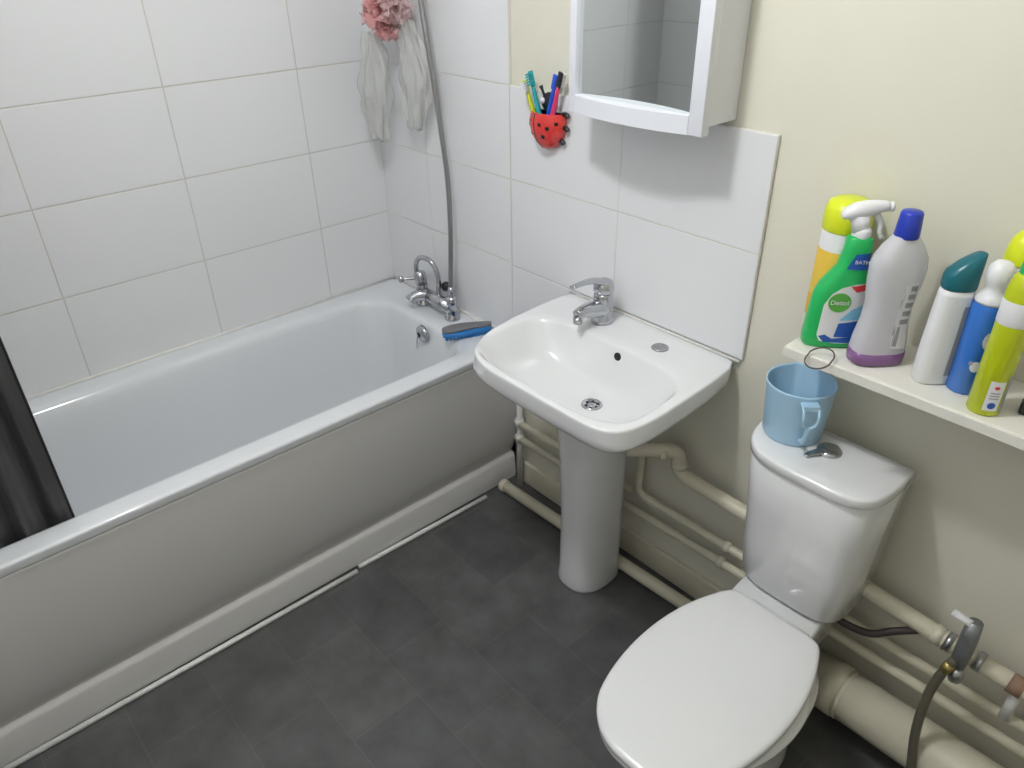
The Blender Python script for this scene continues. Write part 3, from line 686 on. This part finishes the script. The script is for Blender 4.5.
for x, zc, hh, wd in ((-0.028, 0.254, 0.005, 0.007), (-0.023, 0.256, 0.010, 0.012), (-0.010, 0.260, 0.015, 0.015), (0.008, 0.264, 0.016, 0.0145), (0.026, 0.268, 0.013, 0.012), (0.040, 0.270, 0.010, 0.010), (0.046, 0.270, 0.009, 0.009), (0.050, 0.270, 0.005, 0.005)):
    rings.append([Vector((x, wd * math.cos(2 * PI * k / 18), zc + hh * math.sin(2 * PI * k / 18))) for k in range(18)])
loft(bm, rings)
loft(bm, [circ(0.010, 0, 0.222, 0.015, 0.014, 18), circ(0.006, 0, 0.238, 0.016, 0.013, 18), circ(0.002, 0, 0.254, 0.020, 0.014, 18)])
obj('spray_head', bm, 'white', t)
bm = BM(); tube(bm, smoothpath([(0.030, 0, 0.256), (0.040, 0, 0.240), (0.042, 0, 0.224), (0.047, 0, 0.212)]), [0.006, 0.005, 0.0045, 0.004], 10); obj('trigger', bm, 'white', t)
bm = BM(); lathe(bm, [(0.0, 0.0), (0.0085, 0.0), (0.0085, 0.006), (0.0, 0.006)], 14, (0.0495, 0, 0.270), 'x'); obj('nozzle', bm, 'white', t)

# clear bottle with purple liquid
t = thing('cleaner_bottle', 'clear bottle of purple cleaner with royal blue cap', 'bottle', (1.781, -0.100, SZ), math.radians(52))
secs2 = [(0.0, 0, 0.043, 0.026), (0.004, 0, 0.048, 0.030), (0.015, 0, 0.049, 0.031), (0.05, 0, 0.046, 0.030), (0.085, 0, 0.040, 0.027), (0.115, 0, 0.039, 0.027), (0.155, 0, 0.045, 0.029), (0.185, 0, 0.047, 0.029), (0.203, 0, 0.044, 0.027), (0.222, 0, 0.034, 0.022), (0.239, 0, 0.021, 0.017), (0.252, 0, 0.013, 0.013)]
bm = BM(); flat_bottle(bm, secs2); obj('bottle', bm, 'milky', t)
bm = BM(); flat_bottle(bm, [(z, c, w_ - 0.0012 + (0.0018 if z < 0.03 else 0.0018), d - 0.0012 + 0.0018) for z, c, w_, d in [(0.001, 0, 0.0435, 0.0265), (0.004, 0, 0.048, 0.030), (0.015, 0, 0.049, 0.031), (0.026, 0, 0.0481, 0.0307)]]); obj('liquid', bm, 'purple', t)
bm = BM(); lathe(bm, [(0.020, 0.238), (0.0205, 0.241), (0.0178, 0.279), (0.016, 0.282), (0.0, 0.283)], 24); obj('cap', bm, 'royal', t)
decal([(0.004, 0.040), (0.036, 0.036), (0.030, 0.10), (0.028, 0.165), (0.006, 0.160), (0.010, 0.09)], secs2, 'lblwhite', t, 'label', 0.0008)
for k in range(5):
    decal([(0.012 + 0.001 * k, 0.086 + 0.016 * k), (0.030, 0.084 + 0.016 * k), (0.030, 0.094 + 0.016 * k), (0.012 + 0.001 * k, 0.095 + 0.016 * k)], secs2, 'lblgrey', t, 'print_line', 0.0014)
decal([(0.008, 0.044), (0.015, 0.043), (0.016, 0.082), (0.011, 0.080)], secs2, 'lblgrey', t, 'print_bar', 0.0014)

# shampoo with teal cap
t = thing('shampoo_bottle', 'white shampoo bottle with dark teal flip cap', 'bottle', (1.881, -0.098, SZ), math.radians(44))
secs3 = [(0.0, 0, 0.027, 0.018), (0.004, 0, 0.030, 0.021), (0.05, 0, 0.0305, 0.0215), (0.12, 0, 0.029, 0.021), (0.165, 0, 0.027, 0.020), (0.176, 0, 0.025, 0.0195)]
bm = BM(); flat_bottle(bm, secs3); obj('bottle', bm, 'white', t)
decal([(0.010, 0.02), (0.028, 0.02), (0.0255, 0.15), (0.010, 0.15)], secs3, 'lblgrey', t, 'back_label', 0.0006)
bm = BM()
loft(bm, [circ(0, 0, 0.1762, 0.026, 0.0203, 32, 2.6), circ(0, 0, 0.180, 0.0275, 0.021, 32, 2.6), circ(0, 0, 0.197, 0.027, 0.021, 32, 2.6),
          [v + Vector((0, 0, 0.35 * v.x)) for v in circ(0.001, 0, 0.212, 0.0265, 0.020, 32, 2.6)], [v + Vector((0, 0, 0.55 * v.x)) for v in circ(0.006, 0, 0.222, 0.022, 0.016, 32, 2.6)], [v + Vector((0, 0, 0.55 * v.x)) for v in circ(0.008, 0, 0.227, 0.014, 0.010, 32, 2.6)]])
obj('flip_cap', bm, 'teal', t)

# blue aerosol with white dome cap
t = thing('aerosol_can', 'blue aerosol can with white domed cap and flower print', 'aerosol can', (1.931, -0.086, SZ), math.radians(38))
bm = BM(); lathe(bm, [(0.0, 0), (0.024, 0.0), (0.026, 0.003), (0.026, 0.158), (0.022, 0.170), (0.020, 0.174)], 32); obj('can', bm, 'canblue', t)
bm = BM(); lathe(bm, [(0.0245, 0.164), (0.025, 0.168), (0.021, 0.178), (0.0135, 0.186), (0.018, 0.196), (0.021, 0.210), (0.019, 0.224), (0.011, 0.233), (0.0, 0.235)], 28); obj('cap', bm, 'white', t)
cs = [(0.0, 0, 0.026, 0.026), (0.15, 0, 0.026, 0.026)]
decal(ell(0.006, 0.105, 0.010, 0.016), cs, 'lblwhite', t, 'flower_print', 0.0006, 2.0)
decal(ell(0.012, 0.085, 0.007, 0.010), cs, 'lblred', t, 'flower_print', 0.0010, 2.0)
decal(ell(-0.002, 0.056, 0.008, 0.010), cs, 'lblwhite', t, 'flower_print', 0.0006, 2.0)
decal(ell(0.010, 0.050, 0.006, 0.006), cs, 'lbllight', t, 'flower_print', 0.0010, 2.0)
decal(ell(-0.010, 0.062, 0.003, 0.004), cs, 'pinkpale', t, 'flower_print', 0.0010, 2.0)

# lime aerosol with green button
t = thing('aerosol_can', 'lime yellow aerosol can with white band and green nozzle', 'aerosol can', (1.981, -0.130, SZ), math.radians(38))
bm = BM(); lathe(bm, [(0.0, 0), (0.023, 0.0), (0.025, 0.003), (0.025, 0.215), (0.021, 0.235), (0.015, 0.243)], 32); obj('can', bm, 'lime2', t)
bm = BM(); lathe(bm, [(0.0251, 0.160), (0.0255, 0.161), (0.0255, 0.198), (0.0251, 0.199)], 32, cap0=False, cap1=False); obj('white_band', bm, 'lblwhite', t)
cs = [(0.0, 0, 0.025, 0.025), (0.19, 0, 0.025, 0.025)]
decal([(-0.012, 0.012), (0.010, 0.012), (0.010, 0.066), (-0.012, 0.066)], cs, 'lblwhite', t, 'info_label', 0.0006, 2.0)
decal(ell(-0.001, 0.022, 0.006, 0.006), cs, 'lblblue', t, 'round_mark', 0.0010, 2.0)
decal(ell(-0.001, 0.055, 0.004, 0.003), cs, 'lblred', t, 'round_mark', 0.0010, 2.0)
for k in range(3): decal([(-0.008, 0.034 + 0.005 * k), (0.006, 0.034 + 0.005 * k), (0.006, 0.036 + 0.005 * k), (-0.008, 0.036 + 0.005 * k)], cs, 'lblgrey', t, 'print_line', 0.0010, 2.0)
decal([(0.0135, 0.008), (0.0225, 0.008), (0.0225, 0.075), (0.0135, 0.075)], cs, 'lblgrey', t, 'print_block', 0.0006, 2.0)
bm = BM(); lathe(bm, [(0.016, 0.239), (0.017, 0.242), (0.016, 0.258), (0.011, 0.267), (0.0, 0.269)], 24); obj('nozzle', bm, 'green', t)

# yellow domed can behind
t = thing('aerosol_can', 'aerosol can with bright yellow domed cap against the wall', 'aerosol can', (1.940, -0.032, SZ))
bm = BM(); lathe(bm, [(0.0, 0), (0.024, 0.0), (0.026, 0.003), (0.026, 0.215), (0.023, 0.222)], 28); obj('can', bm, 'white', t)
bm = BM(); lathe(bm, [(0.0262, 0.218), (0.0265, 0.222), (0.026, 0.238), (0.022, 0.258), (0.014, 0.269), (0.0, 0.272)], 28); obj('cap', bm, 'lime', t)
# unidentified small black plastic object at the right edge
t = thing('plastic_object', 'small black plastic object on the shelf beside the lime can', 'plastic object', (2.050, -0.085, SZ), math.radians(20))
bm = BM(); box(bm, (-0.030, -0.014, 0.0), (0.05, -0.002, 0.022), 0.005, 3); 
for k in range(9): box(bm, (-0.026 + 0.008 * k, -0.004, 0.002), (-0.022 + 0.008 * k, 0.018, 0.016), 0.001, 1)
obj('object_body', bm, 'black', t)

# ------------------------------------------------------------ bathing puff and clear bag
t = thing('bath_puff', 'pink mesh bath puff hanging in the tiled corner', 'bath puff', (0.205, -0.085, 1.445))
bm = BM()
rnd = random.Random(3)
def blob_ruffle(bm, c, r, n=9, seed=0):
    rr_ = random.Random(seed)
    for q in range(n):
        ax = Vector((rr_.uniform(-1, 1), rr_.uniform(-1, 1), rr_.uniform(-1, 1))).normalized(); u = ax.orthogonal().normalized(); v = ax.cross(u)
        segs_ = 40; inner_, outer_ = [], []
        ph = rr_.uniform(0, 6)
        off = Vector((rr_.uniform(-1, 1), rr_.uniform(-1, 1), rr_.uniform(-1, 1))) * r * 0.22
        for k in range(segs_):
            a = 2 * PI * k / segs_; wv = 0.28 * r * math.sin(6 * a + ph)
            inner_.append(Vector(c) + off + (u * math.cos(a) + v * math.sin(a)) * r * 0.3)
            outer_.append(Vector(c) + off + (u * math.cos(a) + v * math.sin(a)) * r * (0.9 + 0.1 * math.sin(9 * a)) + ax * wv)
        loft(bm, [inner_, outer_], False, False)
blob_ruffle(bm, (0.020, 0.0, 0.035), 0.060, 9, 1); blob_ruffle(bm, (0.020, 0.0, -0.030), 0.036, 6, 5); blob_ruffle(bm, (-0.030, 0.0, 0.002), 0.042, 7, 2); 
o = obj('netting', bm, 'pink', t); s_ = o.modifiers.new('thick', 'SOLIDIFY'); s_.thickness = 0.0008
bm = BM(); blob_ruffle(bm, (0.075, 0.0, 0.03), 0.045, 7, 9); o = obj('pale_netting', bm, 'pinkpale', t); o['label'] = 'paler pink netting'
s_ = o.modifiers.new('thick', 'SOLIDIFY'); s_.thickness = 0.0008
bm = BM(); tube(bm, smoothpath([(0.03, 0, 0.05), (0.045, 0.02, 0.09), (0.04, 0.035, 0.13)]), 0.0015, 6); obj('cord', bm, 'lblwhite', t)
# hook
t = thing('wall_hook', 'dark wall hook above the hanging pink puff', 'hook', (0.255, 0.0, 1.545))
bm = BM(); lathe(bm, [(0.0, -0.010), (0.016, -0.008), (0.020, 0.0)], 20, (0, 0, 0), 'y'); tube(bm, smoothpath([(0, -0.008, -0.004), (0, -0.030, -0.016), (0, -0.040, -0.006), (0, -0.042, 0.008)]), 0.004, 10); obj('hook_body', bm, 'tapgrey', t)

def bag(name, label, loc, W, H, D, seed, ripple=0.006):
    t = thing(name, label, 'plastic bag', loc)
    bm = BM(); rr_ = random.Random(seed); ph = [rr_.uniform(0, 6) for _ in range(8)]
    rings = []; n = 44; m_ = 26
    for j in range(m_ + 1):
        s = j / m_; z = -H * s
        w_ = W * (0.35 + 0.65 * math.sin(min(1, s * 1.7) * PI / 2)) * (1 - 0.55 * max(0, s - 0.55) / 0.45)
        d_ = D * (0.4 + 0.6 * math.sin(min(1, s * 1.5) * PI / 2)) * (1 - 0.5 * max(0, s - 0.6) / 0.4)
        ring = []
        for k in range(n):
            a = 2 * PI * k / n
            rp = ripple * (math.sin(5 * a + ph[0] + s * 4) + 0.7 * math.sin(9 * a + ph[1] - s * 9) + 0.5 * math.sin(3 * a + s * 17 + ph[2]))
            ring.append(Vector((w_ * math.cos(a) + rp * math.cos(a) + 0.012 * math.sin(s * 5 + ph[3]), d_ * math.sin(a) + 0.7 * rp * math.sin(a), z + 0.006 * math.sin(4 * a + ph[4]) * s)))
        rings.append(ring)
    loft(bm, rings, False, True); o = obj('film', bm, 'film', t); s_ = o.modifiers.new('thick', 'SOLIDIFY'); s_.thickness = 0.0005
    return t
t = bag('plastic_bag', 'crumpled clear plastic bag hanging below the pink puff', (0.138, -0.085, 1.40), 0.070, 0.31, 0.032, 4, 0.009)
bm = BM(); tube(bm, [(0.006 + 0.019 * math.cos(2 * PI * k / 24), -0.038, -0.205 + 0.024 * math.sin(2 * PI * k / 24)) for k in range(25)], 0.004, 8, cap=False); o = obj('ring_handle', bm, 'film', t); o['label'] = 'pale ring handle'
bag('plastic_bag', 'smaller clear plastic bag hanging beside the shower hose', (0.300, -0.055, 1.44), 0.068, 0.30, 0.028, 9, 0.009)

# ------------------------------------------------------------ pipework
def pipe(name, label, pts, r, m='pipe', bend=0.03, extras=(), k=6, cat='pipe'):
    t = thing(name, label, cat, pts[0])
    inv = Matrix.Translation(-Vector(pts[0]))
    bm = BM(); tube(bm, corner_path(pts, bend, k), r, 18); bm.transform(inv); obj('run', bm, m, t)
    for nm, path, rr2, mm2 in extras:
        bm = BM(); tube(bm, path, rr2, 18); bm.transform(inv); obj(nm, bm, mm2, t)
    return t
pipe('water_pipe', 'thin cream pipe along the wall, upper of two beside bath', [(0.700, -0.028, 0.262), (1.20, -0.028, 0.268)], 0.011)
pipe('water_pipe', 'thin cream pipe along the back wall, lower of the pair', [(0.700, -0.028, 0.200), (1.60, -0.028, 0.212), (2.74, -0.028, 0.215)], 0.012,
     extras=[('pipe_clip', [(1.505, -0.028, 0.211), (1.522, -0.028, 0.211)], 0.0165, 'pipe')])
pipe('water_pipe', 'thin cream pipe dropping from basin then running behind toilet', [(1.222, -0.028, 0.64), (1.222, -0.028, 0.272), (2.74, -0.028, 0.276)], 0.0115, bend=0.035,
     extras=[('pipe_clip', [(1.515, -0.028, 0.2725), (1.532, -0.028, 0.2725)], 0.016, 'pipe')])
pipe('basin_waste_pipe', 'thick cream waste pipe bending from basin down towards the toilet', [(1.262, -0.145, 0.508), (1.352, -0.045, 0.502), (1.358, -0.045, 0.432), (1.80, -0.045, 0.412), (2.74, -0.045, 0.335)], 0.0195, bend=0.030,
     extras=[('elbow', [(1.318, -0.083, 0.498), (1.330, -0.070, 0.498)], 0.0225, 'pipe'), ('socket', [(1.358, -0.045, 0.452), (1.358, -0.045, 0.466)], 0.0225, 'pipe')])
pipe('skirting_pipe', 'thick cream pipe lying along the floor under the basin', [(0.700, -0.088, 0.024), (1.72, -0.055, 0.024)], 0.019,
     extras=[('pipe_end', [(0.694, -0.0882, 0.024), (0.712, -0.0876, 0.024)], 0.0215, 'pipe')])
pipe('soil_pipe', 'large cream soil pipe on the floor right of the toilet', [(1.752, -0.078, 0.108), (2.74, -0.078, 0.108)], 0.060,
     extras=[('collar', [(1.862, -0.078, 0.108), (1.902, -0.078, 0.108)], 0.064, 'pipe'), ('seal_ring', [(1.904, -0.078, 0.108), (1.914, -0.078, 0.108)], 0.062, 'pipe')])
# corner pipe connections by the bath
pipe('riser_pipe', 'short white riser pipe in the corner beside the bath panel', [(0.716, -0.026, 0.0), (0.716, -0.026, 0.46)], 0.010, 'trim',
     extras=[('joint', [(0.716, -0.026, 0.248), (0.716, -0.026, 0.278)], 0.0145, 'trim'), ('joint', [(0.716, -0.026, 0.186), (0.716, -0.026, 0.214)], 0.0145, 'trim')])
# skirting board
bm = box(BM(), (0.68, -0.006, 0.0), (XR, 0.0095, 0.085), 0.003); o = struct('baseboard_back', bm, 'pipe')
# feed hose to the cistern
bm = BM(); tube(bm, smoothpath([(1.835, -0.105, 0.360), (1.858, -0.102, 0.336), (1.915, -0.082, 0.328), (1.955, -0.066, 0.356), (2.000, -0.052, 0.388)]), 0.0085, 12)
tag(obj('supply_hose', bm, 'hoseblack'), 'short black supply hose running from pipe to cistern', 'hose')
# grey valve with its dark hose
v = thing('shower_valve', 'dull grey metal valve on the pipe right of the toilet', 'valve', (2.087, -0.095, 0.448))
bm = BM(); tube(bm, [(0.0, 0.004, 0.066), (0.0, 0.003, 0.030), (0.001, -0.002, -0.010), (0.001, -0.005, -0.048)], [0.0135, 0.016, 0.0165, 0.014], 18); obj('body', bm, 'tapgrey', v)
bm = BM(); tube(bm, [(0.0, 0.050, -0.058), (0.0, 0.0, -0.040)], 0.010, 14); obj('inlet', bm, 'tapgrey', v)
bm = BM(); tube(bm, [(-0.004, -0.002, 0.062), (-0.040, 0.003, 0.062)], [0.008, 0.0075], 12); obj('handle_tip', bm, 'white', v)['label'] = 'white plastic tip'
bm = BM(); lathe(bm, [(0.0, -0.018), (0.012, -0.016), (0.0135, 0.0), (0.010, 0.016)], 12, (0.006, -0.008, -0.068)); obj('nut', bm, 'steel', v)
bm = BM(); tube(bm, smoothpath([(2.082, -0.109, 0.418), (2.070, -0.118, 0.36), (2.066, -0.124, 0.29), (2.073, -0.134, 0.20), (2.094, -0.145, 0.10), (2.115, -0.165, 0.035), (2.14, -0.22, 0.012), (2.26, -0.25, 0.011)], 10), 0.0095, 14)
h = thing('dark_hose', 'dark olive rubber hose dropping from the grey valve to floor', 'hose', (2.082, -0.109, 0.418))
o = obj('hose', bm, 'hosedark', h); o.matrix_parent_inverse = Tm(-2.082, 0.109, -0.418)
bm = BM(); tube(bm, [(2.079, -0.112, 0.405), (2.0745, -0.115, 0.385)], 0.0108, 14); o = obj('ferrule', bm, 'copper', h); o.matrix_parent_inverse = Tm(-2.082, 0.109, -0.418)
def wz(x): return 0.412 - (x - 1.80) * 0.0819
pipe('compression_joint', 'worn metal compression joint on the pipe left of grey valve', [(2.02, -0.045, wz(2.02)), (2.04, -0.045, wz(2.04))], 0.0215, 'pipe', extras=[('nut', [(2.046, -0.045, wz(2.046)), (2.060, -0.045, wz(2.06))], 0.0225, 'steel')], cat='pipe joint')
pipe('compression_joint', 'rusty brown joint on the pipe near picture right edge', [(2.170, -0.045, wz(2.17)), (2.196, -0.045, wz(2.196))], 0.0210, 'rust', extras=[('nut', [(2.106, -0.045, wz(2.106)), (2.120, -0.045, wz(2.12))], 0.0222, 'steel')], cat='pipe joint')
pipe('drop_pipe', 'white stained vertical pipe below the rusty joint', [(2.188, -0.040, wz(2.188) - 0.018), (2.188, -0.040, 0.282)], 0.0105, 'trim')
